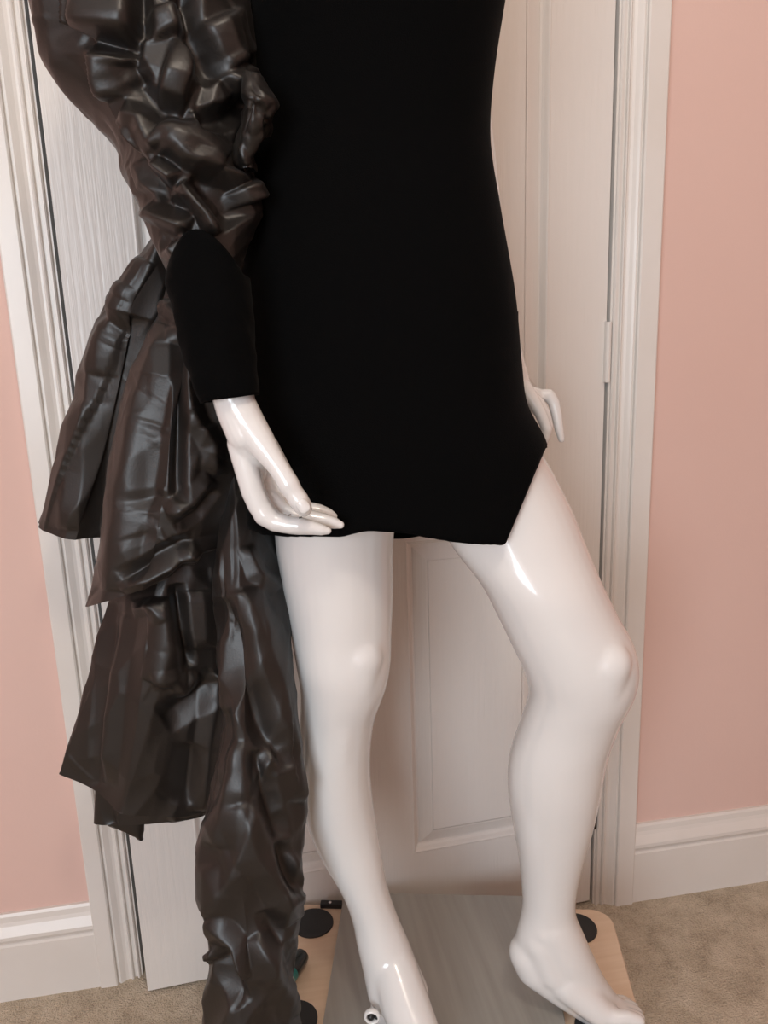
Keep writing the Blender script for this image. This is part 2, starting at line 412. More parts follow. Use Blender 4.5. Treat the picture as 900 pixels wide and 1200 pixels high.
# foot of the supporting leg, heel raised, toes towards the viewer
body.chain([(S(462, 1135, -0.20), 0.030), (S(478, 1185, -0.235), 0.031), (S(500, 1235, -0.272), 0.026), (D(0.455, -0.315, PZ+0.020), 0.018)])
body.chain([(S(456, 1140, -0.185), 0.026), (S(458, 1180, -0.200), 0.027), (D(0.432, -0.215, PZ+0.028), 0.026), (D(0.447, -0.275, PZ+0.024), 0.023), (D(0.455, -0.315, PZ+0.017), 0.017)])
for k, (dx, ln, r) in enumerate([(-0.020, 0.036, 0.0115), (-0.005, 0.040, 0.0085), (0.008, 0.037, 0.0080), (0.019, 0.030, 0.0075), (0.029, 0.022, 0.0070)]):
    b = D(0.452+dx, -0.305+abs(dx)*0.3, PZ+0.014); body.chain([(b, r+0.002), (b+np.array([0.12, -1, 0])*ln*0.6+EZ*0.001, r), (b+np.array([0.12, -1, 0])*ln-EZ*(0.0135-r), r*0.9)])
# bent leg
limb(body, [(440, 470, 594, -0.160, 0.088), (480, 474, 610, -0.160, 0.090), (520, 482, 628, -0.160, 0.080), (560, 494, 650, -0.163, 0.076), (600, 508, 670, -0.169, 0.074), (640, 531, 686, -0.177, 0.072), (680, 562, 703, -0.188, 0.070), (720, 583, 722, -0.195, 0.064),
            (755, 600, 741, -0.200, 0.059), (785, 614, 747, -0.201, 0.056), (812, 620, 742, -0.197, 0.054), (845, 611, 725, -0.188, 0.053), (883, 598, 711, -0.180, 0.054), (920, 595, 704, -0.174, 0.053), (960, 600, 696, -0.168, 0.048),
            (1000, 607, 685, -0.164, 0.041), (1035, 611, 677, -0.161, 0.035), (1064, 612, 674, -0.160, 0.032), (1095, 605, 680, -0.160, 0.032), (1120, 600, 690, -0.160, 0.031)], 90)
body.capsule(S(710, 776, -0.232), S(706, 800, -0.228), 0.028, 0.026)
body.capsule(S(672, 850, -0.212), S(655, 960, -0.190), 0.020, 0.015)
# foot of the bent leg, pointing to the side
r = lambda p: p*SC(650, 1130, -0.16)
body.chain([(S(620, 1116, -0.160), r(24)), (S(628, 1131, -0.160), r(25)), (S(664, 1157, -0.162), r(24)), (S(702, 1186, -0.163), r(20)), (S(722, 1192, -0.163), r(15))])
body.chain([(S(644, 1080, -0.160), r(31)), (S(662, 1120, -0.160), r(31)), (S(684, 1154, -0.160), r(26)), (S(706, 1176, -0.160), r(20)), (S(728, 1186, -0.162), r(13))])
body.chain([(S(636, 1100, -0.165), r(26)), (S(648, 1132, -0.168), r(25)), (S(675, 1160, -0.170), r(21))])
body.chain([(S(664, 1150, -0.175), r(22)), (S(702, 1185, -0.185), r(17)), (S(718, 1195, -0.185), r(14))])
body.chain([(S(684, 1154, -0.145), r(18)), (S(712, 1178, -0.140), r(15))])
for k, (e, ln, rr, y) in enumerate([(-0.193, 0.034, 10.5, 1197), (-0.175, 0.037, 8.5, 1193), (-0.161, 0.035, 8, 1187), (-0.149, 0.031, 7.5, 1181), (-0.138, 0.024, 7, 1176)]):
    b = S(718, y-4, e); q = b + EX*ln*0.55 + EZ*0.002; body.chain([(b, r(rr*0.95)), (q, r(rr*0.82)), (q+EX*ln*0.42-EZ*0.006, r(rr*0.8))])
bo = adopt(link('body', body.fuse('body', 0.0026, 22, 0.5), M['lacquer']), mann)

# fitting at the heel
bm = bmesh.new()
c0 = S(436, 1191, -0.245)
ringV, ringF = [], []
nn, mm = 28, 10
for i in range(nn):
    a = 2*math.pi*i/nn; rad = EX*math.cos(a)+EZ*math.sin(a)
    for j in range(mm):
        b = 2*math.pi*j/mm; ringV.append(c0 + rad*(0.0082+0.0022*math.cos(b)) + EY*0.004*math.sin(b))
for i in range(nn):
    for j in range(mm): ringF.append((i*mm+j, ((i+1) % nn)*mm+j, ((i+1) % nn)*mm+(j+1) % mm, i*mm+(j+1) % mm))
sock = adopt(link('socket_ring', pmesh('socket_ring', ringV, ringF), M['lacquer'], None, True), mann)
for dx in (-0.0012, 0.0062):
    bm = bmesh.new(); bmesh.ops.create_uvsphere(bm, u_segments=20, v_segments=12, radius=0.0046 if dx < 0 else 0.0032)
    for v_ in bm.verts: v_.co += Vector(c0 + EX*dx - EY*0.0005)
    sm = bpy.data.meshes.new('socket_bolt'); bm.to_mesh(sm); bm.free()
    k = link('socket_bolt', sm, M['blackmetal'], sock, True)

# ---------------- right arm (mannequin's own right) with the hand held palm up before the hem
EH = -0.315
def h(px, py, de, rp):
    return (S(px, py, EH+de), rp*SC(px, py, EH+de))
arm = Soup()
arm.chain([(S(335, -185, -0.165), 0.048), (S(262, -20, -0.19), 0.040), (S(222, 165, -0.222), 0.026), (S(240, 270, -0.262), 0.021), (S(256, 390, -0.300), 0.026), h(270, 450, 0.004, 25)])
arm.chain([h(270, 450, 0.004, 25.5), h(277, 480, 0.002, 24), h(290, 508, 0.0, 25)])
# heel of the hand and palm
arm.chain([h(290, 508, 0, 24), h(293, 532, 0.008, 22), h(296, 552, 0.016, 17)])
arm.chain([h(281, 520, 0.0, 15), h(289, 548, 0.0, 15), h(297, 576, 0.0, 14.5), h(304, 592, 0.0, 14)])
arm.chain([h(300, 530, 0.020, 14), h(308, 560, 0.028, 12), h(316, 584, 0.026, 12)])
arm.chain([h(308, 528, 0.030, 15), h(320, 558, 0.036, 13), h(332, 580, 0.038, 12)])
arm.chain([h(312, 524, 0.034, 15), h(330, 552, 0.046, 12), h(342, 570, 0.050, 11)])
# fingers
arm.chain([h(302, 588, 0.0, 13.5), h(311, 603, 0.0, 14.2), h(322, 611, -0.001, 12.2), h(338, 615, -0.003, 10.8), h(350, 616, -0.003, 11.0), h(364, 618, -0.002, 8.8), h(376, 620.5, -0.001, 7.0), h(384, 622, 0, 4.6)])
arm.chain([h(316, 584, 0.022, 12.5), h(331, 600, 0.022, 11.2), h(350, 607, 0.020, 10.0), h(364, 607.5, 0.020, 10.2), h(380, 610, 0.020, 8.6), h(392, 613, 0.021, 7.0), h(399, 615, 0.021, 4.8)])
arm.chain([h(332, 580, 0.038, 11), h(346, 592, 0.040, 9.8), h(362, 597, 0.041, 9.2), h(374, 599, 0.041, 8.6), h(385, 602.5, 0.041, 7.0), h(391, 605, 0.041, 4.8)])
arm.chain([h(342, 570, 0.050, 10), h(355, 579, 0.056, 8.6), h(366, 583, 0.058, 8.2), h(374, 588, 0.058, 6.8), h(378, 592, 0.058, 4.8)])
# thumb
arm.chain([h(278, 475, 0.0, 22.5), h(290, 496, -0.003, 21), h(303, 515, -0.008, 18.5), h(315, 532, -0.013, 15.0), h(325, 546, -0.017, 12.6), h(332, 557, -0.019, 12.4), h(338, 567, -0.020, 13.0), h(344, 577, -0.020, 11.6), h(350, 586, -0.020, 12.2), h(354, 592, -0.019, 11.4), h(356.5, 596, -0.018, 9.5)])
adopt(link('arm', arm.fuse('arm', 0.0013, 4, 0.5), M['lacquer']), mann)
# thumbnail
V, F = [], []
cn = S(356.5, 593.5, EH-0.020) - CF*0.0108
ax1 = (S(358, 600, EH-0.02)-S(349, 587, EH-0.02)); ax1 /= np.linalg.norm(ax1); ax2 = np.cross(ax1, CF); ax2 /= np.linalg.norm(ax2)
R = []
for kz, sc in ((0.002, 1.0), (0.0, 1.0), (-0.0006, 0.9), (-0.0009, 0.6), (-0.0010, 0.2)):
    R.append([cn + CF*(kz+0.0022*(sc*math.sin(t))**2) + ax1*0.0066*sc*math.copysign(abs(math.cos(t))**0.7, math.cos(t)) + ax2*0.0060*sc*math.copysign(abs(math.sin(t))**0.7, math.sin(t)) for t in np.linspace(0, 2*math.pi, 24, endpoint=False)])
nail = adopt(link('fingernail', pmesh('fingernail', *loft(R)), M['lacquer'], None, True), mann)

# ---------------- left arm reaching down behind the hip
EB = -0.060
def g(px, py, de, rp): return (S(px, py, EB+de), rp*SC(px, py, EB+de))
arm2 = Soup()
arm2.chain([(S(560, -190, -0.155), 0.046), (S(548, -100, -0.09), 0.043), (S(530, 60, -0.03), 0.036), (S(547, 195, -0.015), 0.036), (S(556, 260, -0.018), 0.034), (S(575, 360, -0.035), 0.026), g(592, 425, 0.0, 22)])
arm2.chain([g(592, 425, 0, 22), g(600, 450, 0, 21), g(606, 472, 0.0, 18)])
arm2.chain([g(598, 448, 0.016, 14), g(616, 460, 0.024, 10), g(634, 463, 0.027, 7.0)])
# fingers: the outer one hangs free, the near one bends over the hip
arm2.chain([g(634, 463, 0.027, 7.2), g(643, 463, 0.027, 7.3), g(649, 472, 0.026, 6.8), g(652.5, 487, 0.024, 6.3), g(655, 502, 0.022, 5.5), g(658, 515, 0.020, 3.9)])
arm2.chain([g(604, 446, -0.004, 13), g(615, 457, -0.010, 10.2), g(625, 471, -0.014, 8.4), g(633, 484, -0.017, 7.0), g(638, 496, -0.018, 6.6), g(640.5, 503, -0.019, 6.6), g(639, 512, -0.018, 5.9), g(637.5, 519, -0.017, 4.4)])
arm2.chain([g(602, 456, 0.004, 13), g(614, 476, -0.002, 9), g(620, 496, -0.005, 7.5), g(622, 512, -0.006, 6)])
arm2.chain([g(616, 460, 0.016, 9.5), g(632, 472, 0.014, 6.6), g(640, 485, 0.012, 5.4), g(644.5, 500, 0.010, 4.0)])
adopt(link('arm', arm2.fuse('arm', 0.0014, 4, 0.5), M['lacquer']), mann)

# ================================================================== evening dress
dress = empty('evening_dress', tuple(D(0.45, -0.16, 0.55)))
tag(dress, 'black velvet mini dress with crumpled taffeta sleeve and long taffeta train on the mannequin', 'dress')

DR = [(-215, 318, 580, -0.157, 0.082), (-150, 312, 600, -0.163, 0.100), (-60, 306, 600, -0.167, 0.108), (0, 294, 590, -0.166, 0.102), (90, 298, 577, -0.162, 0.092), (170, 298, 573, -0.160, 0.088), (250, 287, 584, -0.160, 0.095),
      (350, 281, 600, -0.158, 0.108), (430, 282, 607, -0.158, 0.114), (478, 285, 614, -0.160, 0.115), (525, 290, 637, -0.163, 0.113), (580, 293, 642, -0.166, 0.108), (640, 296, 638, -0.168, 0.104), (700, 300, 632, -0.168, 0.102)]
DRc = []
for y, xl, xr, e, hd in DR:
    c = S((xl+xr)/2, y, e); DRc.append((c[2], c@EX, e, (xr-xl)/2*SC((xl+xr)/2, y, e), hd))
DRc = np.array(DRc); o_ = np.argsort(DRc[:, 0]); DRc = DRc[o_]
_dense = catmull(DRc, 240)
def dress_at(z):
    return [np.interp(z, _dense[:, 0], _dense[:, k]) for k in range(1, 5)]
def dress_pt(th, z, off=0.0):
    a, e, hw, hd = dress_at(z); ct, st = math.cos(th), math.sin(th); k = 2/np.interp(z, [0.80, 0.92], [2.9, 2.25])
    return D(a + (hw+off)*math.copysign(abs(ct)**k, ct), e + (hd+off)*math.copysign(abs(st)**k, st), z)
# the hem: its line as it runs round the front, solved for the angle, and a plain line round the back
HEMX = np.array([280, 292, 310, 340, 400, 432, 470, 500, 528, 560, 591, 600, 637, 640]); HEMY = np.array([616, 619, 626, 628, 628, 621, 623, 629, 634, 637, 638, 616, 527, 520])
_zs = np.linspace(0.68, 0.98, 400)
def pix(p):
    d = p-CAM; z = d@CF; return 450+FPX*(d@CR)/z, 600-FPX*(d@CU)/z
def solve_hem(th):
    a = math.degrees(th); a = (a+180) % 360-180
    if -180 <= a <= 0:
        prev = None
        for z in _zs[::-1]:
            x, y = pix(dress_pt(th, z))
            if y > np.interp(x, HEMX, HEMY): return z
    zr = S(638, 524, -0.15)[2]; zb = S(480, 630, -0.06)[2]; zl = S(292, 619, -0.165)[2]
    return float(np.interp(a, [0, 25, 60, 90, 140, 180], [zr, zr, zb+0.03, zb, zb, zl]))
_hc = {}
def hem(th):
    k = round(th, 6)
    if k not in _hc: _hc[k] = solve_hem(th)
    return _hc[k]
def build_gown():
    nu, nv = 240, 130; ztop = DRc[-1, 0]
    # place angular samples densely around the pointed corner
    base = np.linspace(-math.pi, math.pi, nu, endpoint=False)
    V, F = [], []
    for j in range(nv+1):
        for th in base:
            zb = hem(th); z = ztop + (zb-ztop)*j/nv; p = dress_pt(th, z)
            w = mnoise.noise(Vector((p[0]*7, p[1]*7, p[2]*5)))*0.0016*min(1, (ztop-z)*4)
            q = dress_pt(th, z, w); V.append(q)
    for j in range(nv):
        for i in range(nu):
            k = (i+1) % nu; F.append((j*nu+i, j*nu+k, (j+1)*nu+k, (j+1)*nu+i))
    me = pmesh('gown', V, F); o = adopt(link('gown', me, M['velvet'], None, True), dress)
    s = o.modifiers.new('thickness', 'SOLIDIFY'); s.thickness = 0.0018; s.offset = 1
    o['label'] = 'black velvet sheath with an angled side slit'
    return o
gown = build_gown()

# ------------------------------------------------------------------ crumpled cloth
def project(P):
    d = P - CAM; z = d@CF
    return np.stack([450+FPX*(d@CR)/z, 600-FPX*(d@CU)/z], -1)
def normals(P, periodic):
    if periodic: du = np.roll(P, -1, 1)-np.roll(P, 1, 1)
    else: du = np.gradient(P, axis=1)
    dv = np.gradient(P, axis=0); n = np.cross(du, dv); n /= np.linalg.norm(n, axis=-1, keepdims=True)+1e-12
    c = P.mean((0, 1)) if not periodic else P.mean(1, keepdims=True)
    s = np.sign(((P-c)*n).sum(-1).mean()); return n*(s if s else 1)
def seg_dist(Q, pts):
    best = np.full(Q.shape[:-1], 1e9); side = np.zeros(Q.shape[:-1]); along = np.zeros(Q.shape[:-1]); L = 0.0
    for a, b in zip(pts[:-1], pts[1:]):
        a = np.array(a, float); b = np.array(b, float); d = b-a; l = np.hypot(*d); t = np.clip(((Q-a)@d)/l**2, 0, 1)
        r = Q-(a+t[..., None]*d); dist = np.hypot(r[..., 0], r[..., 1]); m_ = dist < best
        best = np.where(m_, dist, best); side = np.where(m_, np.sign(d[0]*r[..., 1]-d[1]*r[..., 0]), side); along = np.where(m_, L+t*l, along); L += l
    along = along/L
    return best, side, np.sqrt(np.clip(4*along*(1-along)*1.6, 0, 1))
def apply_folds(P, periodic, folds):
    N = normals(P, periodic); Q = project(P); facing = ((P-CAM)*N).sum(-1)/np.linalg.norm(P-CAM, axis=-1)
    front = np.clip(-facing*2.0+0.35, 0, 1); disp = np.zeros(Q.shape[:-1])
    for f in folds:
        kind, pts, amp, w = f; d, s, tp = seg_dist(Q, pts)
        if kind == 'ridge': disp += amp*1.15*tp*np.clip(1-np.sqrt(d*d+0.4)/(1.9*w), 0, 1)
        elif kind == 'sharp': disp += amp*np.exp(-d/w)
        elif kind == 'step': disp += amp*np.where(s > 0, np.exp(-d/w), -0.35*np.exp(-d/(0.5*w)))
        elif kind == 'blob':
            disp += amp*np.exp(-(d/w)**2)
    return P + N*(disp*front)[..., None]
def crumple(P0, periodic, excess, d0, rng, iters, pins=(0, 0), amp=0.5, bend=0.25, noise_w=6, smooth_u=None):
    nv, nu, _ = P0.shape; idx = np.arange(nv*nu).reshape(nv, nu); I, J, Wt, B = [], [], [], []
    for du, dv, w_, b_ in ((1, 0, 1, 0), (0, 1, 1, 0), (1, 1, .5, 0), (1, -1, .5, 0), (2, 0, bend, 1), (0, 2, bend, 1), (2, 2, bend*.5, 1), (2, -2, bend*.5, 1)):
        a = idx; b = np.roll(idx, -du, 1) if du else idx
        if not periodic and du: a = a[:, :-du]; b = b[:, :-du]
        if dv > 0: a, b = a[:-dv], b[dv:]
        elif dv < 0: a, b = a[-dv:], b[:dv]
        I.append(a.ravel()); J.append(b.ravel()); Wt.append(np.full(a.size, w_)); B.append(np.full(a.size, b_))
    I = np.concatenate(I); J = np.concatenate(J); Wt = np.concatenate(Wt); B = np.concatenate(B)
    T = P0.reshape(-1, 3); rest = np.linalg.norm(T[I]-T[J], axis=1)
    ex = rng.uniform(0.2, 1.0, (nv//noise_w+3, nu//noise_w+3)); 
    rest = rest*(1+np.where(B > 0, excess*0.7, excess))
    # smooth random start along the normal
    def smooth_noise(w):
        g_ = rng.normal(size=(nv, nu))
        for _ in range(w):
            g_ = (g_ + (np.roll(g_, 1, 1)+np.roll(g_, -1, 1) if periodic else np.concatenate([g_[:, :1], g_[:, :-1]], 1)+np.concatenate([g_[:, 1:], g_[:, -1:]], 1)))/3
            g_ = (g_ + np.concatenate([g_[:1], g_[:-1]], 0)+np.concatenate([g_[1:], g_[-1:]], 0))/3
        return g_/g_.std()
    N = normals(P0, periodic).reshape(-1, 3); D0 = np.broadcast_to(np.asarray(d0, float), (nv, nu)).ravel()
    p = T + N*(smooth_noise(noise_w).ravel()*D0*amp)[:, None]
    fixed = np.zeros((nv, nu), bool)
    if pins[0]: fixed[:pins[0]] = True
    if pins[1]: fixed[-pins[1]:] = True
    fixed = fixed.ravel(); free = (~fixed).astype(float)[:, None]; p[fixed] = T[fixed]
    cnt = np.bincount(I, Wt, nv*nu)+np.bincount(J, Wt, nv*nu); cnt = np.maximum(cnt, 1e-6)
    for it in range(iters):
        d = p[J]-p[I]; l = np.linalg.norm(d, axis=1)+1e-9; c = (l-rest)/l*0.5*Wt
        c = np.where((B > 0) & (l > rest*0.72), c*0.35, c)
        d = d*c[:, None]
        corr = np.stack([np.bincount(I, d[:, k], nv*nu)-np.bincount(J, d[:, k], nv*nu) for k in range(3)], 1)/cnt[:, None]
        p += corr*1.7*free
        q = p-T; m_ = np.linalg.norm(q, axis=1); s = np.where(m_ > D0, D0/np.maximum(m_, 1e-9), 1.0); p = T + q*(1-(1-s)*0.6)[:, None]
    return p.reshape(nv, nu, 3)
def upsample(P, periodic, f):
    def cub(A, axis, per):
        n = A.shape[axis]; T_ = np.arange(n*f)/f if per else np.linspace(0, n-1, (n-1)*f+1)
        i = np.floor(T_).astype(int); s = (T_-i); 
        get = (lambda k: np.take(A, (i+k) % n, axis)) if per else (lambda k: np.take(A, np.clip(i+k, 0, n-1), axis))
        sh = [1]*A.ndim; sh[axis] = -1; s = s.reshape(sh); p0, p1, p2, p3 = get(-1), get(0), get(1), get(2)
        return 0.5*((2*p1)+(-p0+p2)*s+(2*p0-5*p1+4*p2-p3)*s*s+(-p0+3*p1-3*p2+p3)*s**3)
    return cub(cub(P, 0, False), 1, periodic)
def tube_rows(rows, nu, nv, power=2.0, pleat=None, phase=0.0):
    K = catmull(rows, nv); P = np.zeros((nv, nu, 3)); t = np.linspace(0, 2*math.pi, nu, endpoint=False)+phase
    for j, (xl, yl, xr, yr, e, hd) in enumerate(K):
        a = S(xl, yl, e); b = S(xr, yr, e); c = (a+b)/2; hv = (b-a)/2
        ct, st = np.cos(t), np.sin(t); k = 2/power; X = np.sign(ct)*np.abs(ct)**k; Y = np.sign(st)*np.abs(st)**k
        if pleat is not None:
            dx, dy = pleat(t, j/(nv-1)); X = X+dx; Y = Y+dy
        P[j] = c + X[:, None]*hv + Y[:, None]*EY*hd
    return P
def grid_object(name, P, periodic, material, parent, label=None, thick=0.0, sub=0):
    nv, nu, _ = P.shape; F = []
    for j in range(nv-1):
        for i in range(nu if periodic else nu-1):
            k = (i+1) % nu; F.append((j*nu+i, j*nu+k, (j+1)*nu+k, (j+1)*nu+i))
    me = pmesh(name, P.reshape(-1, 3), F); o = adopt(link(name, me, material, None, True), parent)
    if thick: s = o.modifiers.new('thickness', 'SOLIDIFY'); s.thickness = thick; s.offset = 0
    if label: o['label'] = label
    return o
def creases(P, periodic, n, rng, length, width, amp, mean=0.0, spread=0.5, bias=0.0, vmin=0.0):
    """sharp-edged random creases: each is a tent-shaped fold along a short surface line, wide on one side and steep on the other"""
    nv, nu, _ = P.shape; N = normals(P, periodic); T = P.reshape(-1, 3); disp = np.zeros(nv*nu); Nf = N.reshape(-1, 3)
    du = np.linalg.norm(np.roll(P, -1, 1)-P, axis=-1).mean(); dv = np.linalg.norm(P[1:]-P[:-1], axis=-1).mean()
    for _ in range(n):
        i, j = rng.integers(nu), int(rng.uniform(vmin, 1)*nv) % nv; L = rng.uniform(*length); th = rng.normal(mean, spread)
        i2 = i + int(L*math.sin(th)/du); j2 = int(np.clip(j + L*math.cos(th)/dv, 0, nv-1))
        i2 = i2 % nu if periodic else int(np.clip(i2, 0, nu-1))
        a, b = P[j, i], P[j2, i2]; im = (i + int(L*math.sin(th)/du/2)) % nu if periodic else (i+i2)//2
        c = P[(j+j2)//2, im]; w = rng.uniform(*width); A = rng.uniform(*amp)*(1 if rng.random() < 0.5+bias else -1)
        best = np.full(nv*nu, 1e9); tt = np.zeros(nv*nu); sd_ = np.zeros(nv*nu); n0 = N[(j+j2)//2, im]
        for k, (p, q) in enumerate(((a, c), (c, b))):
            d = q-p; l2 = d@d+1e-9; t = np.clip((T-p)@d/l2, 0, 1); r_ = T-p-t[:, None]*d; dist = np.linalg.norm(r_, axis=1)
            m_ = dist < best; best = np.where(m_, dist, best); tt = np.where(m_, (k+t)/2, tt); sd_ = np.where(m_, r_@np.cross(d, n0), sd_)
        ww = np.where(sd_ > 0, w*1.5, w*0.55)
        hgt = np.clip(1-np.sqrt(best**2+2e-7)/ww, 0, 1)*np.sqrt(np.clip(4*tt*(1-tt), 0, 1)+0.02)
        disp += A*hgt*np.clip((Nf@n0)*2, 0, 1)
    return P + N*disp.reshape(nv, nu)[..., None]
def facets(P, periodic, n, rng, k, tilt, lu, lv, mean=0.0, spread=0.4, lift=0.003, gain=1.0):
    """taffeta drape: hollow facets meeting in sharp ridges (lower envelope of tilted bowls, stretched along the fold direction)"""
    nv, nu, _ = P.shape; N = normals(P, periodic); T = P.reshape(-1, 3); Nf = N.reshape(-1, 3)
    dv_ = np.gradient(P, axis=0); dv_ /= np.linalg.norm(dv_, axis=-1, keepdims=True)+1e-12
    H_ = np.full(nv*nu, 1e3)
    for _ in range(n):
        i, j = rng.integers(nu), rng.integers(nv); c = P[j, i]; n0 = N[j, i]; tv = dv_[j, i]; tu = np.cross(tv, n0)
        th = rng.normal(mean, spread); a = tv*math.cos(th)+tu*math.sin(th); b = -tv*math.sin(th)+tu*math.cos(th)
        d = T-c; x = d@a; y = d@b; z = d@n0
        q_ = k*((y/lu)**2+(x/lv)**2) + rng.normal(0, tilt)*y + rng.normal(0, tilt*0.4)*x + rng.normal(0, lift) + np.where(Nf@n0 < 0.05, 1.0, 0) + 3*z*z
        H_ = np.minimum(H_, q_)
    H_ = np.clip(H_, -0.03, 0.03); H_ -= H_.mean()
    return P + N*(gain*H_.reshape(nv, nu))[..., None]
def soften(P, periodic, n=1, k=0.5):
    for _ in range(n):
        a = (np.roll(P, 1, 1)+np.roll(P, -1, 1))/2; b = P.copy(); b[1:-1] = (P[2:]+P[:-2])/2
        if not periodic: a[:, 0] = P[:, 0]; a[:, -1] = P[:, -1]
        P = P*(1-k) + (a+b)/2*k
    return P
def cloth(name, rows, material, label, seed, nu=160, nv=140, folds=(), power=2.2, sets=(), pleat=None, soft=1, lim=0.020):
    rng = np.random.default_rng(seed); P = tube_rows(rows, nu, nv, power, pleat)
    N = normals(P, True); N = soften(N, True, 12, 0.8); N /= np.linalg.norm(N, axis=-1, keepdims=True); h_ = np.zeros(P.shape[:2])
    for st in sets: h_ += (((facets if 'k' in st else creases)(P, True, rng=rng, **st)-P)*N).sum(-1)
    h_ += ((apply_folds(P, True, folds)-P)*N).sum(-1)
    h_ = lim*np.tanh(h_/lim); P = P + N*h_[..., None]
    P = soften(P, True, soft)
    return grid_object(name, P, True, material, dress, label)
def fc(n, k, tilt, lu, lv, mean=0.0, spread=0.4, lift=0.003, gain=1.0):
    return dict(n=n, k=k, tilt=tilt, lu=lu, lv=lv, mean=mean, spread=spread, lift=lift, gain=gain)
def cs(n, l0, l1, w0, w1, a0, a1, mean=0.0, spread=0.5, bias=0.0, vmin=0.0):
    return dict(n=n, length=(l0, l1), width=(w0, w1), amp=(a0, a1), mean=mean, spread=spread, bias=bias, vmin=vmin)

# ---------------- sleeve
SL = [(110, -190, 345, -200, -0.175, 0.085), (80, -120, 315, -120, -0.185, 0.095), (58, -50, 296, -50, -0.195, 0.098), (50, 0, 291, 0, -0.205, 0.098), (60, 48, 302, 50, -0.212, 0.095), (90, 100, 303, 100, -0.22, 0.090), (120, 143, 303, 140, -0.226, 0.084),
      (137, 180, 301, 180, -0.235, 0.078), (141, 210, 306, 215, -0.242, 0.072), (164, 250, 303, 248, -0.252, 0.062), (178, 285, 291, 285, -0.262, 0.050), (197, 325, 284, 318, -0.270, 0.038), (210, 352, 283, 345, -0.275, 0.033)]
sfold = [('step', [(78, -40), (80, 30), (106, 45), (118, 100), (128, 130), (150, 165)], -0.022, 30),
         ('ridge', [(90, 18), (125, 22), (158, 25)], 0.020, 26), ('ridge', [(82, 40), (120, 48), (165, 56)], -0.020, 9),
         ('ridge', [(165, -30), (167, 45)], -0.014, 7), ('ridge', [(195, 5), (205, 40)], 0.010, 18),
         ('ridge', [(212, -20), (226, 40), (246, 75), (259, 92)], -0.020, 8), ('ridge', [(255, 20), (270, 55), (282, 75)], 0.014, 14),
         ('ridge', [(120, 62), (122, 95), (130, 118)], 0.012, 10), ('ridge', [(150, 70), (165, 100)], -0.010, 9), ('ridge', [(190, 85), (225, 95)], 0.016, 22), ('ridge', [(235, 60), (240, 95), (230, 130)], -0.006, 8),
         ('ridge', [(270, 100), (295, 80)], 0.014, 14), ('ridge', [(232, 140), (268, 136), (300, 118)], -0.020, 9), ('ridge', [(150, 95), (185, 125), (230, 140)], -0.012, 9),
         ('ridge', [(142, 130), (165, 138), (182, 175)], 0.009, 8), ('ridge', [(185, 150), (235, 170), (262, 192)], 0.016, 14), ('ridge', [(200, 160), (222, 186), (258, 200), (298, 214)], 0.012, 7),
         ('ridge', [(150, 182), (164, 202), (196, 228)], -0.014, 8), ('ridge', [(176, 190), (205, 212)], 0.010, 7), ('ridge', [(225, 205), (262, 235), (280, 262)], -0.020, 11),
         ('ridge', [(213, 214), (240, 250), (252, 275)], 0.014, 6), ('ridge', [(290, 215), (300, 235)], 0.014, 12), ('ridge', [(165, 240), (200, 258), (222, 268)], 0.012, 8), ('ridge', [(150, 232), (190, 240), (225, 246)], -0.008, 7),
         ('ridge', [(200, 285), (212, 300)], 0.008, 12)]
cloth('sleeve', SL, M['taffeta_sleeve'], 'puffed crumpled taffeta sleeve', 11, 300, 280, [(k_, p_, a_*1.35, w_*1.1) for k_, p_, a_, w_ in sfold], 2.0, [fc(60, .006, .26, .026, .080, .8, .3, .003, .55), fc(150, .0016, .16, .014, .036, .7, .6, .0008, .7), cs(110, .015, .06, .0025, .007, .0006, .0022, 0.6, 1.1)])
cloth('sleeve_ruffle', [(286, 88, 306, 92, -0.262, 0.02), (284, 108, 322, 112, -0.275, 0.026), (284, 126, 326, 124, -0.280, 0.028), (284, 146, 316, 146, -0.278, 0.024), (282, 172, 303, 170, -0.272, 0.018), (284, 200, 300, 198, -0.268, 0.012)],
      M['taffeta_sleeve'], 'small gathered taffeta ruffle', 5, 90, 70, (), 2.0, [cs(30, .015, .05, .006, .014, .003, .008, 0.2, 0.7)])
# velvet cuff with an arched top
def build_cuff():
    nu, nv = 56, 40; yL = np.array([262, 300, 330, 400, 440, 470]); xL = np.array([212, 203, 199, 213, 225, 239]); xR = np.array([280, 288, 291, 297, 300, 304])
    P = np.zeros((nv, nu, 3)); t = np.linspace(0, 2*math.pi, nu, endpoint=False)
    for i, a in enumerate(t):
        ct, st = math.cos(a), math.sin(a)
        ytop = 274 + 52*ct*ct if st < 0 else 326+10*st; ybot = 467-4*ct+3*st
        for j in range(nv):
            y = ytop+(ybot-ytop)*j/(nv-1); xl = np.interp(y, yL, xL); xr = np.interp(y, yL, xR); s = (y-270)/200
            e = -0.279-0.036*s; hd = 0.046-0.019*s; k = 2/2.3
            c = S((xl+xr)/2, y, e); P[j, i] = c + EX*(xr-xl)/2*SC((xl+xr)/2, y, e)*math.copysign(abs(ct)**k, ct) + EY*hd*math.copysign(abs(st)**k, st)
    rng = np.random.default_rng(3); P = crumple(P, True, 0.004, 0.0015, rng, 20, (0, 0), 0.5, 0.3, 5)
    return grid_object('cuff', P, True, M['velvet'], dress, 'black velvet cuff with arched top', 0.0022)
build_cuff()

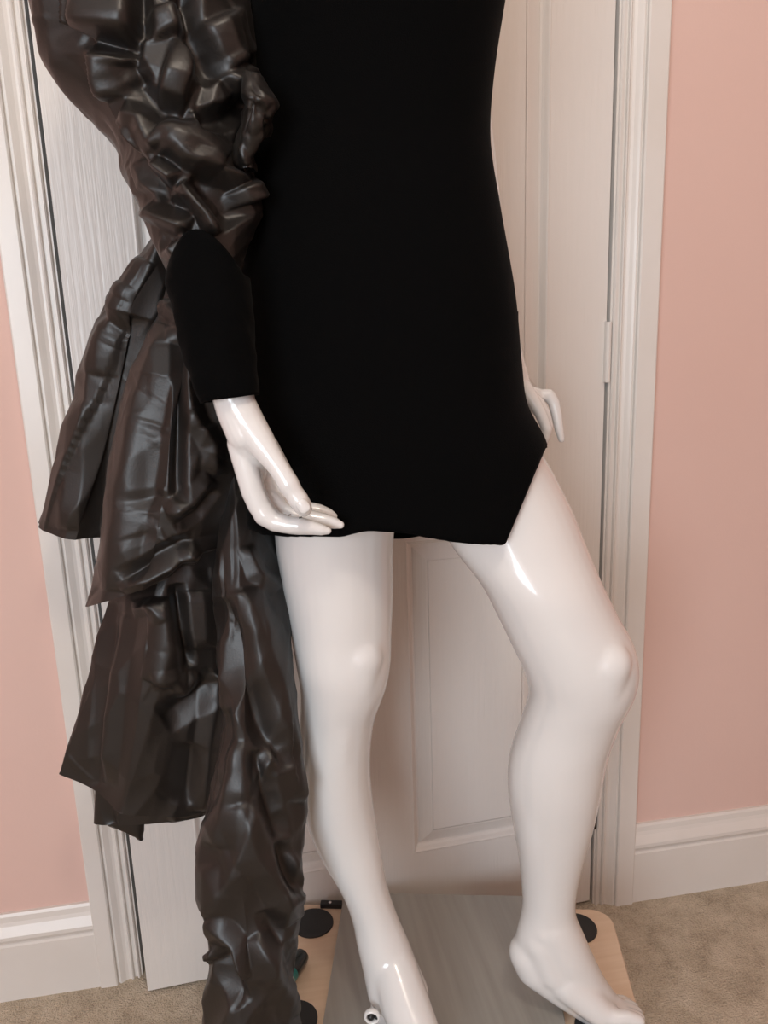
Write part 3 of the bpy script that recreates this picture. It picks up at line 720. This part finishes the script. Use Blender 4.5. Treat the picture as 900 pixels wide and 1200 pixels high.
# ---------------- train
A = [(182, 282, 206, 292, -0.125, 0.022), (160, 312, 206, 332, -0.122, 0.030), (136, 342, 202, 372, -0.118, 0.038), (118, 385, 196, 430, -0.114, 0.044), (102, 440, 186, 490, -0.112, 0.042), (78, 525, 168, 570, -0.110, 0.036), (48, 618, 150, 636, -0.108, 0.030)]
afold = [('ridge', [(158, 370), (142, 430), (128, 520), (116, 660)], -0.022, 15), ('ridge', [(150, 335), (124, 400), (118, 440)], 0.010, 7), ('ridge', [(172, 305), (145, 350)], 0.008, 6), ('ridge', [(98, 470), (82, 560), (74, 620)], 0.010, 14), ('ridge', [(118, 350), (130, 372), (142, 395)], -0.008, 6)]
cloth('train_ruffle', A, M['taffeta'], 'narrow upper taffeta ruffle', 21, 190, 210, afold, 1.3, [fc(24, .006, .20, .022, .22, 0, .06, .003, .8), fc(70, .0014, .09, .014, .05, .2, .5, .0008), cs(24, .015, .05, .003, .008, .0005, .0018, 0.6, 0.9)])
Bq = [(196, 322, 288, 318, -0.165, 0.030), (186, 368, 290, 380, -0.170, 0.042), (163, 420, 292, 440, -0.174, 0.052), (147, 480, 292, 500, -0.178, 0.060), (133, 560, 290, 560, -0.182, 0.064), (119, 640, 282, 608, -0.186, 0.058), (105, 711, 264, 636, -0.190, 0.046)]
bfold = [('ridge', [(209, 380), (210, 480), (209, 588)], -0.014, 6), ('ridge', [(196, 380), (170, 460), (152, 560), (135, 690)], 0.014, 12), ('ridge', [(195, 350), (210, 372), (212, 400)], 0.014, 9),
         ('ridge', [(180, 440), (172, 520), (165, 600)], -0.006, 14), ('ridge', [(148, 690), (185, 668), (222, 646), (262, 640)], 0.010, 5), ('ridge', [(150, 676), (185, 654), (222, 634)], -0.010, 7),
         ('ridge', [(196, 604), (225, 588), (250, 560)], 0.012, 8), ('ridge', [(205, 618), (232, 604), (255, 575)], -0.008, 6), ('ridge', [(150, 590), (175, 582), (200, 592)], -0.004, 6), ('ridge', [(218, 640), (229, 660)], 0.012, 7), ('ridge', [(225, 480), (250, 520), (255, 560)], 0.010, 9),
         ('ridge', [(240, 440), (250, 500)], -0.012, 10)]
cloth('train_ruffle', Bq, M['taffeta'], 'broad middle taffeta ruffle with a turned hem', 34, 260, 260, bfold, 1.3, [fc(28, .006, .20, .030, .20, 0, .10, .003, .8), fc(110, .0016, .11, .016, .045, .5, .7, .0008), cs(70, .015, .06, .0025, .008, .0005, .0020, 0.7, 0.9)])
Cq = [(146, 640, 262, 630, -0.150, 0.040), (132, 690, 262, 670, -0.155, 0.050), (115, 750, 262, 730, -0.160, 0.054), (102, 805, 262, 795, -0.164, 0.050), (86, 860, 253, 875, -0.166, 0.042), (73, 905, 241, 953, -0.166, 0.032)]
cfold = [('ridge', [(131, 705), (122, 780), (112, 868), (112, 925)], -0.010, 6), ('ridge', [(138, 720), (128, 800), (120, 920)], 0.008, 10), ('ridge', [(207, 684), (212, 740), (221, 782)], -0.014, 6), ('ridge', [(190, 700), (197, 760), (185, 800)], 0.016, 12),
         ('ridge', [(178, 795), (205, 790), (216, 810), (232, 790)], 0.014, 7), ('ridge', [(190, 842), (222, 822), (256, 796)], -0.014, 11), ('ridge', [(256, 790), (245, 860), (236, 950)], 0.012, 9), ('ridge', [(235, 690), (240, 760)], 0.008, 14), ('ridge', [(150, 715), (178, 710), (190, 725)], 0.008, 6), ('ridge', [(225, 870), (215, 940)], -0.007, 12)]
cloth('train_ruffle', Cq, M['taffeta'], 'lower taffeta ruffle flaring to a straight hem', 48, 260, 220, cfold, 1.3, [fc(22, .006, .18, .032, .25, 0, .06, .003, .8), fc(70, .0014, .09, .018, .06, .2, .6, .0008), cs(26, .015, .05, .003, .009, .0005, .0016, 0.4, 0.9)])
Dq = [(118, 860, 250, 890, -0.135, 0.012), (113, 905, 246, 925, -0.133, 0.012), (110, 964, 239, 955, -0.130, 0.012)]
cloth('train_lining', Dq, M['taffeta'], 'under layer showing below the hem', 52, 170, 60, (), 2.2, [cs(26, .05, .09, .008, .018, .002, .005, 0, .25)])
Fq = [(124, 935, 172, 938, -0.118, 0.008), (122, 962, 170, 962, -0.116, 0.010), (150, 976, 169, 974, -0.115, 0.008), (163, 983, 168, 984, -0.114, 0.004)]
cloth('train_lining', Fq, M['taffeta'], 'folded corner of the under layer', 53, 70, 30, (), 2.2, [cs(10, .02, .04, .005, .01, .001, .002, 0, .5)])
Eq = [(252, 400, 284, 400, -0.120, 0.016), (254, 450, 288, 450, -0.130, 0.022), (256, 510, 298, 510, -0.148, 0.030), (258, 565, 310, 565, -0.168, 0.038), (258, 620, 322, 620, -0.182, 0.044), (258, 680, 327, 680, -0.196, 0.048), (258, 740, 333, 740, -0.208, 0.050), (256, 800, 341, 800, -0.222, 0.052), (248, 880, 349, 870, -0.238, 0.053), (236, 955, 354, 935, -0.252, 0.054), (240, 1010, 354, 1005, -0.266, 0.054),
      (243, 1060, 357, 1060, -0.278, 0.052), (242, 1110, 353, 1105, -0.288, 0.050), (241, 1155, 344, 1160, -0.292, 0.050), (240, 1205, 356, 1205, -0.296, 0.052), (236, 1260, 362, 1260, -0.300, 0.055), (228, 1330, 366, 1330, -0.305, 0.058), (222, 1378, 370, 1378, -0.310, 0.058)]
efold = [('ridge', [(266, 700), (280, 780), (306, 850), (335, 900)], -0.018, 11), ('ridge', [(285, 690), (320, 790), (345, 870), (350, 940)], 0.014, 13), ('ridge', [(262, 830), (262, 900), (240, 960)], -0.012, 9), ('ridge', [(275, 870), (272, 930), (258, 990)], 0.014, 12),
         ('ridge', [(302, 880), (310, 930), (330, 985)], -0.016, 9), ('ridge', [(285, 940), (300, 1000), (332, 1050), (350, 1080)], 0.014, 13), ('ridge', [(328, 985), (336, 1020), (350, 1050)], -0.014, 7), ('ridge', [(346, 1000), (352, 1060)], 0.008, 7), ('ridge', [(250, 1010), (254, 1070)], 0.008, 7),
         ('ridge', [(252, 1075), (275, 1110), (284, 1150)], 0.014, 7), ('ridge', [(258, 1110), (270, 1150), (285, 1180)], -0.014, 8), ('ridge', [(245, 1115), (250, 1125)], 0.012, 9), ('ridge', [(300, 1100), (330, 1150), (345, 1190)], 0.010, 14), ('ridge', [(312, 1070), (332, 1110), (345, 1150)], -0.010, 9),
         ('ridge', [(290, 640), (300, 670), (325, 690)], 0.008, 7)]
cloth('train_tail', Eq, M['taffeta'], 'long crumpled taffeta tail hanging to the floor', 63, 200, 440, efold, 1.5, [fc(56, .007, .24, .022, .16, .3, .2, .003, .85), fc(150, .0016, .11, .014, .05, .4, .5, .0008), cs(30, .02, .06, .004, .009, .0005, .0018, 0.4, 0.7)])

# ---------------- dark tube with a teal label lying on the dolly beside the train
tc_ = D(0.2715, -0.120, BZ+0.0127)
tb = empty('marker_tube', tuple(tc_-EZ*0.0125)); tag(tb, 'small dark glossy tube with a teal label lying on the plywood beside the black tail', 'tube')
ax = D(0.32, 0.94, 0); ax /= np.linalg.norm(ax); sd = np.cross(ax, EZ)
def turned(name, prof, material):
    R = [[tc_ + ax*l + (sd*math.cos(t)+EZ*math.sin(t))*r_ for t in np.linspace(0, 2*math.pi, 28, endpoint=False)] for l, r_ in prof]
    return adopt(link(name, pmesh(name, *loft(R)), material, None, True), tb)
turned('tube_body', [(-0.040, 0.006), (-0.038, 0.0105), (-0.030, 0.0122), (0.030, 0.0122), (0.038, 0.0108), (0.041, 0.006)], M['darkplastic'])
turned('tube_label', [(-0.022, 0.0122), (-0.022, 0.01245), (0.004, 0.01245), (0.004, 0.0122)], M['teal'])
turned('tube_band', [(-0.012, 0.01245), (-0.012, 0.01258), (-0.007, 0.01258), (-0.007, 0.01245)], M['paleprint'])

# ---------------- small things on the dress: the tab at the side seam and a bare metal hook
tabm = pmesh('side_tab', *loft([[S(x, y, e) for x, y, e in ((599, yy, -0.165), (607.5, yy, -0.162), (607.5, yy, -0.150), (599, yy, -0.150))] for yy in (365, 372, 384, 394)]))
adopt(link('side_tab', tabm, M['velvet']), dress)
def wire(name, pts, rad, material, parent):
    cu = bpy.data.curves.new(name, 'CURVE'); cu.dimensions = '3D'; cu.bevel_depth = rad; cu.bevel_resolution = 3
    sp = cu.splines.new('POLY'); sp.points.add(len(pts)-1)
    for q_, p_ in zip(sp.points, pts): q_.co = (*map(float, p_), 1)
    o = bpy.data.objects.new(name, cu); col.objects.link(o); dg = bpy.context.evaluated_depsgraph_get(); dg.update()
    me = bpy.data.meshes.new_from_object(o.evaluated_get(dg)); bpy.data.objects.remove(o); me.name = name
    me.materials.clear()
    return adopt(link(name, me, material, None, True), parent)
hk = [(601.5, 438.5), (603.2, 439.5), (603.0, 441.5), (601.6, 442.3), (603.4, 443.6), (603.3, 446), (601.3, 447), (599.8, 445.8)]
wire('hook', [S(x, y, -0.192) for x, y in hk], 0.0003, M['chrome'], dress)['label'] = 'tiny metal hook'
# hairline scratch and chips in the lacquer
wire('scratch', [S(x, y, -0.216) for x, y in ((357, 757), (362, 763), (369, 772))], 0.0004, M['scuff'], mann)
for x, y, e in ((339, 603.5, EH-0.0145), (352, 606.5, EH-0.012)):
    wire('chip', [S(x-1.6, y+0.4, e), S(x, y, e), S(x+1.8, y-0.5, e)], 0.0006, M['scuff'], mann)
